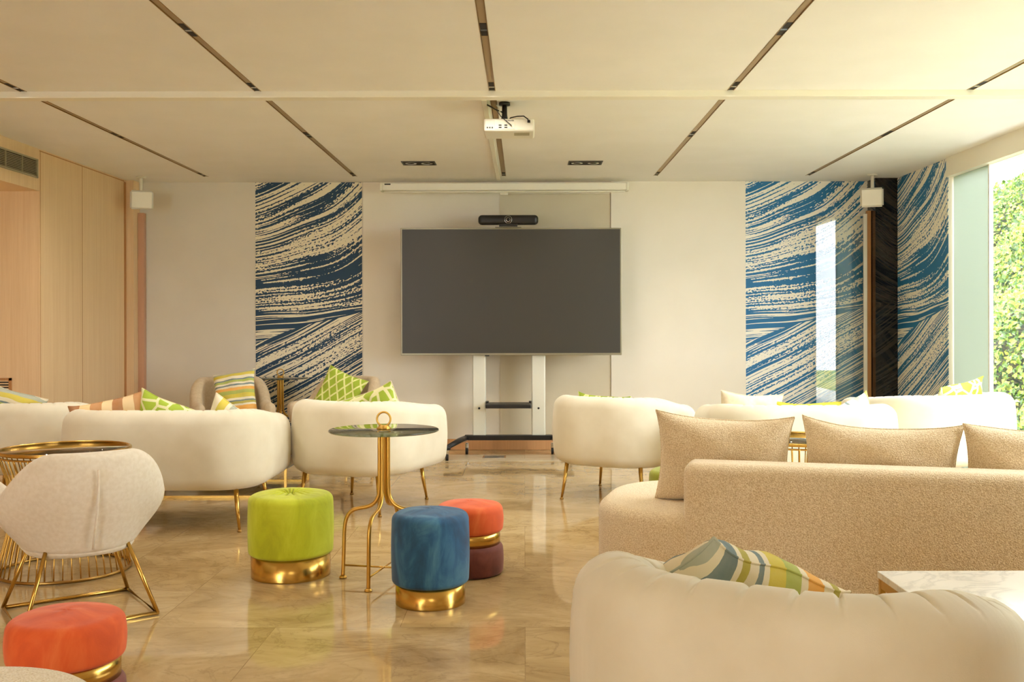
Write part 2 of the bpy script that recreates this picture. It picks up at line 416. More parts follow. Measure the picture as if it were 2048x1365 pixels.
def lathe(name, prof, material, parent=None, n=64, loc=None, fn=None):
    """prof: list of (r, z) bottom to top; fn(angle, r, z) -> (r, z)"""
    vs, fs = [], []
    for (r, z) in prof:
        for k in range(n):
            a = 2 * PI * k / n; rr, zz = (fn(a, r, z) if fn else (r, z))
            vs.append((rr * math.cos(a), rr * math.sin(a), zz))
    for i in range(len(prof) - 1):
        for k in range(n):
            fs.append((i * n + k, i * n + (k + 1) % n, (i + 1) * n + (k + 1) % n, (i + 1) * n + k))
    fs.append(tuple(range(n))[::-1]); fs.append(tuple((len(prof) - 1) * n + k for k in range(n)))
    return mesh(name, vs, fs, material, parent, True, loc)
def smooth01(t): t = max(0.0, min(1.0, t)); return t * t * (3 - 2 * t)
def resample(pts, n):
    L = [0.0]
    for a, b in zip(pts, pts[1:]): L.append(L[-1] + math.hypot(b[0] - a[0], b[1] - a[1]))
    out = []; j = 0
    for i in range(n):
        s = L[-1] * i / (n - 1)
        while j < len(L) - 2 and L[j + 1] < s: j += 1
        t = (s - L[j]) / max(1e-9, L[j + 1] - L[j])
        out.append((pts[j][0] + (pts[j + 1][0] - pts[j][0]) * t, pts[j][1] + (pts[j + 1][1] - pts[j][1]) * t))
    return out, L[-1]
def duplicate(root, loc, rz, label, group=None):
    r = root.copy(); COL.objects.link(r); r.location = loc; r.rotation_euler = (0, 0, rz); r['label'] = label
    if group: r['group'] = group
    for ch in list(root.children):
        c = ch.copy(); COL.objects.link(c); c.parent = r
        for g in list(ch.children):
            d = g.copy(); COL.objects.link(d); d.parent = c
    return r

# U-shaped upholstered shell: back at -y, open towards +y
def tub_shell(name, W, Dp, T, zb, hb, ha, Rc, material, parent, N=220, NS=30, groove=0.0, gsp=0.085,
              taper=1.0, bulge=0.02, botr=0.07, edge=None, endr=None, drop0=0.0, drop1=1.0):
    pts = []; hw, hd = W / 2, Dp / 2
    pts.append((-hw, hd))
    for i in range(25):
        a = PI + (PI / 2) * i / 24
        pts.append((-hw + Rc + Rc * math.cos(a), -hd + Rc + Rc * math.sin(a)))
    for i in range(25):
        a = 1.5 * PI + (PI / 2) * i / 24
        pts.append((hw - Rc + Rc * math.cos(a), -hd + Rc + Rc * math.sin(a)))
    pts.append((hw, hd))
    pp, L = resample(pts, N)
    er = endr or T * 0.6
    vs, fs = [], []
    def ease(a, b, t): return a + (b - a) * smooth01(t)
    for i in range(N):
        x, y = pp[i]
        x0, y0 = pp[max(0, i - 1)]; x1, y1 = pp[min(N - 1, i + 1)]
        tx, ty = x1 - x0, y1 - y0; q = math.hypot(tx, ty); tx, ty = tx / q, ty / q
        nx, ny = -ty, tx            # inward (left of a path that runs clockwise seen from below)
        s = L * i / (N - 1); e = min(s, L - s)
        front = (y + hd) / Dp
        top = ease(hb, ha, (front - drop0) / (drop1 - drop0))
        k = 1.0
        if e < er: k = math.sqrt(max(0.0, 1 - (1 - e / er) ** 2)); k = 0.12 + 0.88 * k
        sy = (er - min(e, er)) * 0.0
        Tz = top - zb
        g = 0.0
        if groove:
            ph = (s - L / 2) / gsp; dd = abs(ph - round(ph)) * gsp
            g = groove * math.exp(-(dd / 0.007) ** 2) - groove * 0.35 * math.cos(2 * PI * ph) * 0.0
            g -= groove * 0.6 * math.cos(PI * min(1, dd / (gsp / 2)) - PI) * 0 
        tr = min(T * 0.5, Tz * 0.45); br = min(botr, Tz * 0.4, T * 0.45)
        sec = []
        # outer side from bottom to top, then inner side down
        n_c = NS // 5; n_s = NS // 5
        for j in range(n_c):   # bottom outer corner
            a = (PI / 2) * j / n_c; sec.append((br - br * math.sin(a), zb + br - br * math.cos(a), 'o'))
        for j in range(n_s + 1): sec.append((0.0, zb + br + (Tz - br - tr) * j / (n_s + 1), 'o'))
        for j in range(2 * n_c + 1):   # rounded top
            a = PI * j / (2 * n_c)
            sec.append((T / 2 - (T / 2) * math.cos(a), top - tr + tr * math.sin(a), 'o' if a < PI * 0.30 else 'i'))
        for j in range(1, n_s + 1): sec.append((T, top - tr - (Tz - tr) * j / (n_s + 1), 'i'))
        sec.append((T, zb, 'i'))
        for (o, z, side) in sec:
            f = (z - zb) / Tz
            if side == 'o': o -= bulge * math.sin(PI * min(1, max(0, f)))
            oc = T / 2 + (o - T / 2) * k
            zz = zb + (z - zb) * (0.90 + 0.10 * k) if f > 0.5 else z + (1 - k) * 0.01
            px, py = x + nx * oc, y + ny * oc
            if g:
                wgt = 1.0 if side == 'i' else 0.0
                if o < T * 0.35 and side == 'i': wgt = max(0, (o - T * 0.1) / (T * 0.25))
                if wgt > 0:
                    dirn = (o - T / 2) / (T / 2)
                    px -= nx * g * wgt * max(0, dirn); py -= ny * g * wgt * max(0, dirn)
                    zz -= g * wgt * math.sqrt(max(0, 1 - dirn * dirn))
            if taper != 1.0:
                sc = taper + (1 - taper) * (smooth01(f * 1.15) ** 0.8)
                px *= sc; py = -hd * 0.0 + py * sc
            vs.append((px, py, zz))
    S = len(sec)
    for i in range(N - 1):
        for j in range(S):
            fs.append((i * S + j, i * S + (j + 1) % S, (i + 1) * S + (j + 1) % S, (i + 1) * S + j))
    fs.append(tuple(range(S))); fs.append(tuple((N - 1) * S + j for j in range(S))[::-1])
    return mesh(name, vs, fs, material, parent)

def rounded_slab(name, outline, z0, z1, r, material, parent, dome=0.0, loc=None):
    """outline: closed list of (x, y); rounded edges top and bottom"""
    n = len(outline); cx = sum(p[0] for p in outline) / n; cy = sum(p[1] for p in outline) / n
    def inset(d):
        out = []
        for i in range(n):
            x0, y0 = outline[i - 1]; x1, y1 = outline[(i + 1) % n]
            tx, ty = x1 - x0, y1 - y0; q = math.hypot(tx, ty) or 1
            out.append((outline[i][0] - ty / q * d, outline[i][1] + tx / q * d))
        return out
    rings = []
    for j in range(7):
        a = (PI / 2) * j / 6; rings.append([(x, y, z0 + r - r * math.cos(a)) for x, y in inset(r - r * math.sin(a))])
    for j in range(7):
        a = (PI / 2) * j / 6; rings.append([(x, y, z1 - r + r * math.sin(a)) for x, y in inset(r - r * math.cos(a))])
    last = rings[-1]
    for k in (0.7, 0.4, 0.15):
        rings.append([(cx + (x - cx) * k, cy + (y - cy) * k, z1 + dome * (1 - k * k)) for x, y, z in last])
    vs = [v for rg in rings for v in rg]; fs = []
    for i in range(len(rings) - 1):
        for k in range(n): fs.append((i * n + k, i * n + (k + 1) % n, (i + 1) * n + (k + 1) % n, (i + 1) * n + k))
    fs.append(tuple(range(n))[::-1]); fs.append(tuple((len(rings) - 1) * n + k for k in range(n)))
    return mesh(name, vs, fs, material, parent, True, loc)
def round_rect(x0, x1, y0, y1, rs, n=14):
    """counter-clockwise; rs = radii of corners (x0y0, x1y0, x1y1, x0y1)"""
    out = []
    for (cx, cy, r, a0) in ((x0 + rs[0], y0 + rs[0], rs[0], PI), (x1 - rs[1], y0 + rs[1], rs[1], 1.5 * PI), (x1 - rs[2], y1 - rs[2], rs[2], 0), (x0 + rs[3], y1 - rs[3], rs[3], PI / 2)):
        for i in range(n + 1):
            a = a0 + (PI / 2) * i / n; out.append((cx + r * math.cos(a), cy + r * math.sin(a)))
    ex = []
    for i, p in enumerate(out):
        q = out[(i + 1) % len(out)]; ex.append(p); d = math.hypot(q[0] - p[0], q[1] - p[1])
        if d > 0.12:
            k = int(d / 0.08)
            for j in range(1, k): ex.append((p[0] + (q[0] - p[0]) * j / k, p[1] + (q[1] - p[1]) * j / k))
    return ex

def pillow(name, label, w_, h_, t_, material, loc, rz=0.0, lean=0.0, roll=0.0, group=None, piping=None, seed=0, sag=0.0):
    """a knife-edge cushion standing in its own x-z plane; origin at its middle"""
    rnd = random.Random(seed); n = 26; vs, fs = [], []
    ph = [rnd.uniform(0, 6.28) for _ in range(6)]
    for side in (1, -1):
        for i in range(n + 1):
            for j in range(n + 1):
                u = math.sin(PI / 2 * (-1 + 2 * i / n)); v = math.sin(PI / 2 * (-1 + 2 * j / n))
                ex = 1 - 0.09 * (1 - v * v) * u * u - 0.0
                ez = 1 - 0.09 * (1 - u * u) * v * v
                th = ((1 - u ** 4) * (1 - v ** 4)) ** 0.55
                th *= 1 - 0.12 * (abs(u * v))
                x = w_ / 2 * u * ex; z = h_ / 2 * v * ez
                wr = 0.010 * (math.sin(7 * u + 3 * v + ph[0]) * math.sin(5 * v + ph[1]) + 0.5 * math.sin(13 * u * v + ph[2])) * min(1, h_ / 0.4)
                crn = (abs(u) ** 6) * (abs(v) ** 6)
                z -= sag * (1 - u * u) * (1 if v > 0 else 0.1) * abs(v)
                y = side * (t_ / 2 * th + wr * th * 0.8) + 0.012 * math.sin(4 * u + ph[3]) * (1 - th) + 0.018 * math.sin(ph[4] + 2 * v) * crn
                vs.append((x, y, z))
    m_ = (n + 1) * (n + 1)
    for s in (0, 1):
        for i in range(n):
            for j in range(n):
                a = s * m_ + i * (n + 1) + j; f = (a, a + 1, a + n + 2, a + n + 1)
                fs.append(f if s else f[::-1])
    bm = bmesh.new(); V = [bm.verts.new(v) for v in vs]
    for f in fs: bm.faces.new([V[i] for i in f])
    bmesh.ops.remove_doubles(bm, verts=bm.verts, dist=0.0006)
    o = link_bm(name, bm, material)
    o.location = loc; o.rotation_mode = 'XYZ'
    o.rotation_euler = (Matrix.Rotation(rz, 3, 'Z') @ Matrix.Rotation(lean, 3, 'X') @ Matrix.Rotation(roll, 3, 'Y')).to_euler('XYZ')
    tag(o, label, 'cushion', group)
    # a seam of piping round the edge
    edge = []
    def rim(u, v):
        ex = 1 - 0.09 * (1 - v * v) * u * u; ez = 1 - 0.09 * (1 - u * u) * v * v
        z = h_ / 2 * v * ez - sag * (1 - u * u) * (1 if v > 0 else 0.1) * abs(v)
        crn = (abs(u) ** 6) * (abs(v) ** 6)
        return (w_ / 2 * u * ex, 0.012 * math.sin(4 * u + ph[3]) + 0.018 * math.sin(ph[4] + 2 * v) * crn, z)
    K = 22; S = lambda i: math.sin(PI / 2 * (-1 + 2 * i / K))
    for i in range(K): edge.append(rim(S(i), -1))
    for i in range(K): edge.append(rim(1, S(i)))
    for i in range(K): edge.append(rim(-S(i), 1))
    for i in range(K): edge.append(rim(-1, -S(i)))
    tube('piping', edge, 0.0035, piping or material, o, 6, True)
    return o

# ---------------------------------------------------------------- the room
XL, XR = -3.81, 3.55
YB = -3.2
struct(box('floor', -5.0, XR + 0.12, YB - 0.1, D + 0.1, -0.12, 0.0, M['floor']))
struct(box('trim_floor_border', XL, XR - 0.02, 8.86, 9.30, -0.01, 0.002, M['floorband']))

# ceiling: panels between the slots, a shallow void above
SX = [-2.968, -1.579, -0.189, 1.225, 2.645]
gap = 0.020
bm = bmesh.new()
rows = [(YB, 5.96), (6.06, 9.34)]
edges_x = [-5.0] + SX + [XR + 0.12]
for k in range(len(edges_x) - 1):
    a = edges_x[k] + (gap if k > 0 else 0); b = edges_x[k + 1] - (gap if k < len(edges_x) - 2 else 0)
    add_box(bm, a, b, YB - 0.1, 9.34, H, H + 0.03)
add_box(bm, -5.0, XR + 0.12, 9.34, D + 0.1, H, H + 0.03)
add_box(bm, -5.0, XR + 0.12, YB - 0.1, D + 0.1, H + 0.09, H + 0.2)
struct(link_bm('ceiling', bm, M['plaster'], smooth=False))
struct(box('trim_ceiling_beam', -5.0, XR, 5.93, 6.02, 2.562, H + 0.02, M['whitepaint'], bev=0.004))
for i, x in enumerate(SX):
    for (y0, y1) in rows:
        s = thing('slot_diffuser', '', 'ceiling slot')
        box('insert', x - gap + .001, x + gap - .001, y0, y1, H + 0.003, H + 0.03, M['slotmetal'], s)
        bm = bmesh.new()
        add_box(bm, x - gap, x - gap + 0.004, y0, y1, H - 0.002, H + 0.016)
        add_box(bm, x + gap - 0.004, x + gap, y0, y1, H - 0.002, H + 0.016)
        link_bm('edge_trim', bm, M['bronze'], s, False)
        L = y1 - y0
        for yc in ((y1 - 0.12, y1 - 1.25) if y1 < 7 else (y1 - 0.12, y0 + 1.25)):
            bm = bmesh.new()
            add_box(bm, x - gap + .004, x + gap - .004, yc - 0.10, yc + 0.10, H + 0.001, H + 0.004)
            link_bm('dark_joint', bm, M['darkgap'], s, False)
            box('clip', x - gap + .003, x + gap - .003, yc - 0.012, yc + 0.012, H - 0.001, H + 0.005, M['chrome'], s)
        side = ['leftmost', 'second from left', 'middle', 'second from right', 'rightmost'][i]
        s['label'] = f"{side} of the five bronze ceiling slots {'beyond' if y0 > 5 else 'in front of'} the white ceiling beam"
        s['group'] = 'linear slots in the ceiling'

# left wall: oak panels, niche with soffit and grilles
YN = 7.86
struct(box('wall_left', XL - 0.12, XL, YN, D + 0.1, 0, H, M['oak']))
struct(box('wall_left_niche', -5.0, -4.88, YB, YN, 0, H, M['oak']))
struct(box('trim_niche_side', -4.88, XL - 0.12, YN, YN + 0.1, 0, H, M['oak']))
struct(box('trim_niche_soffit', -4.88, XL, YB, YN - 0.001, 2.27, H - 0.001, M['oak']))
bm = bmesh.new()
for y in (YN + 0.012, 8.62, 9.52):
    add_box(bm, XL - 0.002, XL + 0.0015, y - 0.003, y + 0.003, 0, 2.585)
add_box(bm, XL - 0.002, XL + 0.0015, YN, 9.52, 2.582, 2.590)
struct(link_bm('trim_panel_joints', bm, M['oakdark'], smooth=False))
# soffit grille
g = thing('air_grille', 'long grey louvred air grille high on the oak soffit', 'air grille')
g0, g1, gz0, gz1 = 6.35, 7.82, 2.365, 2.512
bm = bmesh.new()
add_box(bm, XL, XL + 0.012, g0, g1, gz0, gz0 + 0.014); add_box(bm, XL, XL + 0.012, g0, g1, gz1 - 0.014, gz1)
add_box(bm, XL, XL + 0.012, g0, g0 + 0.014, gz0, gz1); add_box(bm, XL, XL + 0.012, g1 - 0.02, g1, gz0, gz1)
for k in range(1, 6): add_box(bm, XL, XL + 0.011, g0 + (g1 - g0) * k / 6 - 0.006, g0 + (g1 - g0) * k / 6 + 0.006, gz0, gz1)
mg = mat('grille_grey', srgb(176, 168, 142), 0.4, 0.5)
link_bm('frame', bm, mg, g, False)
bm = bmesh.new()
for k in range(9):
    z = gz0 + 0.02 + k * 0.0125; add_box(bm, XL + 0.001, XL + 0.008, g0 + .014, g1 - .014, z, z + 0.005)
link_bm('louvres', bm, mg, g, False)
box('backing', XL, XL + 0.001, g0, g1, gz0, gz1, M['darkgap'], g)
g = thing('wall_grille', 'small louvred grille low on the oak niche wall', 'air grille')
gx0, gx1, gz0, gz1 = -4.45, -4.03, 0.60, 0.80
bm = bmesh.new()
for a in ((gx0, gx1, gz0, gz0 + .02), (gx0, gx1, gz1 - .02, gz1), (gx0, gx0 + .02, gz0, gz1), (gx1 - .02, gx1, gz0, gz1)): add_box(bm, a[0], a[1], YN - 0.012, YN, a[2], a[3])
link_bm('frame', bm, M['oakdark'], g, False)
bm = bmesh.new()
for k in range(8): add_box(bm, gx0 + .02, gx1 - .02, YN - 0.009, YN - 0.001, gz0 + .025 + k * .021, gz0 + .035 + k * .021)
link_bm('louvres', bm, M['oak'], g, False)
box('backing', gx0, gx1, YN - 0.0012, YN, gz0, gz1, M['darkgap'], g)

# corner post and copper door track at the far left
struct(box('trim_corner_post', XL, -3.735, 9.56, D, 0, H, M['oak']))
struct(box('trim_corner_dark_strip', XL, XL + 0.004, 9.52, 9.56, 0, 2.58, M['oakdark']))  # strip of darker oak beside the post
struct(box('trim_copper_track', -3.735, -3.675, 9.66, D, 0, 2.30, M['pinktrim'], bev=0.004))

# back wall
bm = bmesh.new(); add_box(bm, -5.0, XR + 0.12, D, D + 0.12, 0, H)
struct(link_bm('wall_back', bm, M['greige'], smooth=False))
struct(box('wall_back_cream', -1.565, 0.84, D - 0.006, D, 0, H - 0.001, M['wall']))
struct(box('wall_back_right', 0.84, 2.145, D - 0.03, D, 0, H - 0.001, M['wall']))
struct(box('trim_wall_panel', -0.238, 0.836, D - 0.014, D - 0.006, 0.12, H - 0.12, M['blind']))
struct(box('baseboard_back', -1.56, 2.14, D - 0.045, D - 0.03, 0, 0.105, M['base_wood'], bev=0.003))
struct(box('baseboard_left', -3.67, -2.62, D - 0.015, D, 0, 0.105, M['base_wood'], bev=0.003))
o = box('wave_mural', 0, 1.035, -0.004, 0, 0, H - 0.002, M['mural_shaded'], loc=(-2.612, D, 0))
tag(o, 'shade-darkened blue and cream brushstroke wave mural on back wall left of the screen', 'wallpaper mural', 'wave pattern wallpaper panels')
o = box('wave_mural', 0, 1.19, -0.004, 0, 0, H - 0.002, M['mural'], loc=(2.147, D, 0))
tag(o, 'bright blue wave mural on back wall right of the screen', 'wallpaper mural', 'wave pattern wallpaper panels')

# right wall: lacquered column, mural return, frosted pane, windows
struct(box('trim_dark_column', 3.335, XR, 9.50, D - 0.001, 0, H - 0.001, M['mural_reflection'], loc=None))
struct(box('wall_right', XR, XR + 0.12, 8.37, D + 0.12, 0, H, M['wall']))
# mural on the right wall, its own x runs from the far end towards the camera
o = box('wave_mural', 0, 1.13, -0.004, 0, 0, H - 0.002, M['mural'], loc=(XR, 9.50, 0))
o.rotation_euler = (0, 0, -PI / 2)
tag(o, 'blue wave mural on the side wall between dark column and window', 'wallpaper mural', 'wave pattern wallpaper panels')
# glazed door leaf standing open in front of the mural
g = thing('glass_panel', 'clear reflective glass door leaf in front of the right blue mural', 'glass door leaf')
box('pane', 2.80, 3.255, 9.60, 9.606, 0.04, 2.25, M['doorglass'], g)
box('edge_bar', 3.255, 3.29, 9.592, 9.614, 0.02, 2.27, M['white'], g, bev=0.003)
box('jamb', 3.29, 3.33, 9.60, 9.64, 0.0, 2.30, M['oakdark'], g, bev=0.002)
struct(box('trim_window_header', XR - 0.02, XR + 0.12, 2.88, 8.37, 2.44, H, M['whitepaint']))
struct(box('trim_window_sill', XR - 0.02, XR + 0.12, 2.88, 8.37, 0.0, 0.03, M['whitepaint']))
wn_ = tag(empty('window_1'), None); wn_['kind'] = 'structure'
box('pane', XR + 0.04, XR + 0.048, 7.72, 8.36, 0.03, 2.44, M['frost'], wn_)['label'] = 'pale frosted glass pane'
box('window_frame', XR + 0.03, XR + 0.06, 7.70, 7.72, 0.03, 2.44, M['windowframe'], wn_)
ys = [7.70, 6.1, 4.5, 2.9]
for k in range(len(ys) - 1):
    wn_ = empty('window_%d' % (k + 2)); wn_['kind'] = 'structure'
    box('pane', XR + 0.04, XR + 0.046, ys[k + 1] + 0.02, ys[k] - 0.001, 0.03, 2.44, M['glass'], wn_)
    box('window_frame', XR + 0.02, XR + 0.07, ys[k + 1] - 0.02, ys[k + 1] + 0.02, 0.03, 2.44, M['windowframe'], wn_)
struct(box('wall_right_rear', XR, XR + 0.12, YB, 2.88, 0, H - 0.001, M['wall']))
bm = bmesh.new()
for a, b in ((-5.0, -4.7), (-3.3, XR + 0.12)): add_box(bm, a, b, YB - 0.1, YB, 0, H)
for a, b in ((-4.7, -3.3),): add_box(bm, a, b, YB - 0.1, YB, 2.44, H); add_box(bm, a, b, YB - 0.1, YB, 0, 0.05)
struct(link_bm('wall_rear', bm, M['wall'], smooth=False))
for k, (a, b) in enumerate(((-4.7, -3.3),)):
    wn_ = empty('window_%d' % (k + 5)); wn_['kind'] = 'structure'
    box('pane', a, b, YB - 0.06, YB - 0.054, 0.05, 2.44, M['glass'], wn_)
    box('window_frame', (a + b) / 2 - .02, (a + b) / 2 + .02, YB - 0.08, YB - 0.03, 0.05, 2.44, M['windowframe'], wn_)

# ---------------------------------------------------------------- outside
struct(box('ground_lawn', 5.9, 26, -10, 30, -0.35, -0.14, M['grass']))
struct(box('ground_bounce_terrace', XR + 0.12, 5.9, -10, 30, -0.35, -0.06, M['bounce_paving']))  # pale terrace added as a reflector, bouncing sun onto the ceiling
def leaves(name, count, place, material, size=(0.05, 0.10), seed=1):
    rnd = random.Random(seed); vs, fs = [], []
    for i in range(count):
        p, nrm = place(rnd)
        n_ = (Vector(nrm) + Vector((rnd.gauss(0, .5), rnd.gauss(0, .5), rnd.gauss(0, .5)))).normalized()
        a = n_.orthogonal().normalized(); a.rotate(Matrix.Rotation(rnd.uniform(0, 6.28), 3, n_)); b = n_.cross(a)
        L = rnd.uniform(*size); W = L * 0.62; k = len(vs); P = Vector(p)
        vs += [P - a * L / 2, P - b * W / 2 + n_ * L * .12, P + a * L / 2 - n_ * L * .08, P + b * W / 2 + n_ * L * .12, P + a * L * 0.05]
        fs += [(k, k + 1, k + 4), (k + 1, k + 2, k + 4), (k + 2, k + 3, k + 4), (k + 3, k, k + 4)]
    return vs, fs
# ivy bank: a soil slope under leaves
bank = thing('ivy_bank', 'leafy green ivy covered bank outside the window', 'ivy')
def bank_h(y): return 2.5 + 1.2 * smooth01((y - 7.0) / 3.5)  # low near stretch added out of view to cut skylight from the side
def bank_x(y, z): return 5.55 + 0.62 * z + 0.35 * math.sin(y * 0.9) + 0.18 * math.sin(y * 2.3 + z * 2)
vs, fs = [], []; NY, NZ = 60, 20
for i in range(NY + 1):
    for j in range(NZ + 1):
        y = 3.5 + 20.5 * i / NY; z = -0.2 + bank_h(y) * j / NZ; vs.append((bank_x(y, z) + 0.12, y, z))
n0 = len(vs)
for i in range(NY + 1): y = 3.5 + 20.5 * i / NY; vs += [(9.5, y, bank_h(y) - .2), (9.5, y, -0.2)]
for i in range(NY):
    for j in range(NZ): a = i * (NZ + 1) + j; fs.append((a, a + 1, a + NZ + 2, a + NZ + 1))
    a = i * (NZ + 1) + NZ; b = n0 + 2 * i; fs.append((a, b, b + 2, a + NZ + 1)); fs.append((b, b + 1, b + 3, b + 2))
mesh('soil', vs, fs, M['soil'], bank)
def pl(r):
    y = r.uniform(3.5, 24); z = r.uniform(-0.1, bank_h(y) - .1); return (bank_x(y, z) - r.uniform(0, .22), y, z), (-1, -.5, .5)
vs, fs = leaves('l', 80000, pl, M['leaf'], (0.045, 0.10), 3)
o = mesh('foliage', vs, fs, M['leaf'], bank, False); o['kind'] = 'stuff'
def tree(x, y, h, r, label, seed, n=14000, m='leaf2'):
    t = thing('garden_tree', label, 'tree', (x, y, -0.14))
    rnd = random.Random(seed)
    bm = bmesh.new(); add_tube(bm, [(0, 0, 0), (.05, .03, h * .35), (-.04, .05, h * .7)], [.12, .09, .05], 10)
    for k in range(6):
        a = rnd.uniform(0, 6.28); add_tube(bm, [(0, 0, h * (.35 + .05 * k)), (math.cos(a) * r * .6, math.sin(a) * r * .6, h * (.55 + .06 * k))], [.05, .02], 8)
    link_bm('trunk', bm, M['bark'], t)
    cl = [(rnd.gauss(0, r * .42), rnd.gauss(0, r * .42), h * rnd.uniform(.42, 1.0), r * rnd.uniform(.35, .55)) for _ in range(16)]
    def place(q):
        c = q.choice(cl); d = Vector((q.gauss(0, 1), q.gauss(0, 1), q.gauss(0, 1))).normalized()
        p = Vector(c[:3]) + d * c[3] * q.uniform(.7, 1.0); return p, d
    vs, fs = leaves('f', n, place, M[m], (0.06, 0.12), seed)
    o = mesh('foliage', vs, fs, M[m], t, False); o['kind'] = 'stuff'; return t
tree(8.6, 14.2, 6.8, 2.0, 'tall bright green tree rising above the ivy bank', 11)
tree(8.4, 11.0, 5.6, 1.6, 'smaller leafy tree beside the window on the bank', 12)

# ---------------------------------------------------------------- tub chairs and sofas
def tapered_leg(parent, x, y, zt, sx, sy, mt=None):
    mt = mt or M['brass']
    bx, by = x + sx, y + sy
    bm = bmesh.new()
    add_tube(bm, [(x, y, zt + 0.02), (x + sx * .5, y + sy * .5, zt * .5), (bx, by, 0.012)], [0.0155, 0.012, 0.008], 14)
    leg = link_bm('leg', bm, mt, parent)
    bm = bmesh.new(); add_tube(bm, [(bx, by, 0.0), (bx, by, 0.008), (bx, by, 0.014)], [0.013, 0.013, 0.009], 14)
    link_bm('foot_cap', bm, M['bronze'], leg)
def tub_chair(name, label, cat, loc, rz, W=0.88, Dp=0.80, T=0.15, hb=0.71, ha=0.60, Rc=0.33, zb=0.25, groove=0.006, N=260, group=None, legs=4, fabric='velvet', gsp=0.09, bulge=0.02, drop0=0.1):
    t = thing(name, label, cat, loc, rz, group)
    mt = M[fabric]
    tub_shell('shell', W, Dp, T, zb, hb, ha, Rc, mt, t, N=N, groove=groove, gsp=gsp, bulge=bulge, drop0=drop0)
    iw = W / 2 - T + 0.012; iy0 = -Dp / 2 + T - 0.012; ri = max(0.06, Rc - T)
    rounded_slab('seat_cushion', round_rect(-iw, iw, iy0, Dp / 2 + 0.015, (ri, ri, .06, .06)), zb + 0.05, 0.435, 0.05, mt, t, dome=0.012)
    rounded_slab('underside', round_rect(-W / 2 + .05, W / 2 - .05, -Dp / 2 + .05, Dp / 2 - .05, (Rc * .8, Rc * .8, .05, .05)), zb - 0.004, zb + 0.07, 0.02, mt, t)
    lx, ly = W / 2 - 0.16, Dp / 2 - 0.12
    for sx in (-1, 1):
        for sy in (-1, 1): tapered_leg(t, sx * lx, sy * ly, zb, sx * 0.03, sy * 0.03)
    return t
tub_chair('loveseat', 'cream velvet loveseat seen from behind at left, brown and green cushions on it', 'sofa', (-2.15, 6.18, 0), 0, W=1.22, Dp=0.84, T=0.16, Rc=0.30, hb=0.715, ha=0.64)
tub_chair('tub_chair', 'cream velvet tub chair at the left picture edge behind the gold drum table', 'armchair', (-3.33, 6.78, 0), R(6), W=0.90, Dp=0.80, group='cream tub chairs')
tub_chair('tub_chair', 'cream velvet tub chair behind the glass pedestal table, left of the screen', 'armchair', (-1.075, 6.72, 0), R(-20), W=0.85, Dp=0.86, hb=0.725, ha=0.66, group='cream tub chairs')
tub_chair('tub_chair', 'cream velvet tub chair with angled brass legs just right of the screen stand', 'armchair', (0.675, 7.08, 0), R(-28), W=0.86, Dp=0.84, hb=0.72, ha=0.63, group='cream tub chairs')
tub_chair('loveseat', 'cream velvet loveseat below the right blue mural with three cushions on it', 'sofa', (1.765, 6.52, 0), R(-1), W=1.19, Dp=0.84, T=0.16, Rc=0.32, hb=0.71, ha=0.66)
tub_chair('tub_chair', 'brightly lit cream velvet tub chair by the garden window at the far right', 'armchair', (2.90, 7.10, 0), R(24), W=1.02, Dp=0.84, hb=0.73, ha=0.68, group='cream tub chairs')
tub_chair('tub_chair', 'large foreground cream velvet tub chair with channel seams, bottom right', 'armchair', (0.585, 2.205, 0), R(-29), W=0.90, Dp=0.84, T=0.17, hb=0.712, ha=0.57, Rc=0.36, N=700, groove=0.010, gsp=0.10, group='cream tub chairs', drop0=0.15)

def wall_chair(label, loc, rz):
    t = thing('lounge_chair', label, 'armchair', loc, rz, 'taupe lounge chairs against the back wall')
    tub_shell('shell', 0.68, 0.66, 0.10, 0.24, 0.745, 0.54, 0.27, M['taupe'], t, N=140, bulge=0.015, taper=0.86, drop0=0.12, drop1=0.6)
    rounded_slab('seat_cushion', round_rect(-.225, .225, -.23, .34, (.16, .16, .07, .07)), 0.27, 0.42, 0.045, M['taupe'], t, dome=0.01)
    for sx in (-1, 1):
        for sy in (-1, 1): tapered_leg(t, sx * .2, sy * .2, .25, sx * .03, sy * .03)
    return t
wall_chair('taupe lounge chair with a striped cushion against the back wall, far left', (-2.60, 8.86, 0), R(180 + 22))
wall_chair('taupe lounge chair with green trellis cushion in front of the left mural', (-1.66, 8.95, 0), R(180 - 24))

# shell chair on a sled frame, front left
sc = thing('shell_chair', 'ivory fabric shell chair on brass sled legs, front left', 'armchair', (-1.88, 4.22, 0), R(36))
tub_shell('shell', 0.64, 0.62, 0.075, 0.285, 0.705, 0.55, 0.30, M['shellfab'], sc, N=220, bulge=0.03, taper=0.68, botr=0.035, drop0=0.05, drop1=0.42, endr=0.06)
rounded_slab('seat_cushion', round_rect(-.235, .235, -.22, .26, (.2, .2, .08, .08)), 0.31, 0.43, 0.05, M['shellfab'], sc, dome=0.01)
rounded_slab('shell_base', round_rect(-.215, .215, -.20, .20, (.19, .19, .1, .1)), 0.268, 0.34, 0.03, M['shellfab'], sc)
tube('back_seam', [(0, -0.325 * k - 0.012, z) for k, z in ((.70, .31), (.79, .38), (.91, .46), (.97, .54), (1.0, .60), (1.0, .64))], 0.005, M['shellfab'], sc, 8)
c = [(.255, -.235), (.255, .235), (-.255, .235), (-.255, -.235)]
bm = bmesh.new(); add_tube(bm, [(x, y, 0.009) for x, y in c], 0.0085, 10, True); link_bm('floor_rail', bm, M['brass'], sc)
for x, y in c:
    tube('leg', [(x * .62, y * .62, .30), (x, y, .009)], 0.0085, M['brass'], sc)

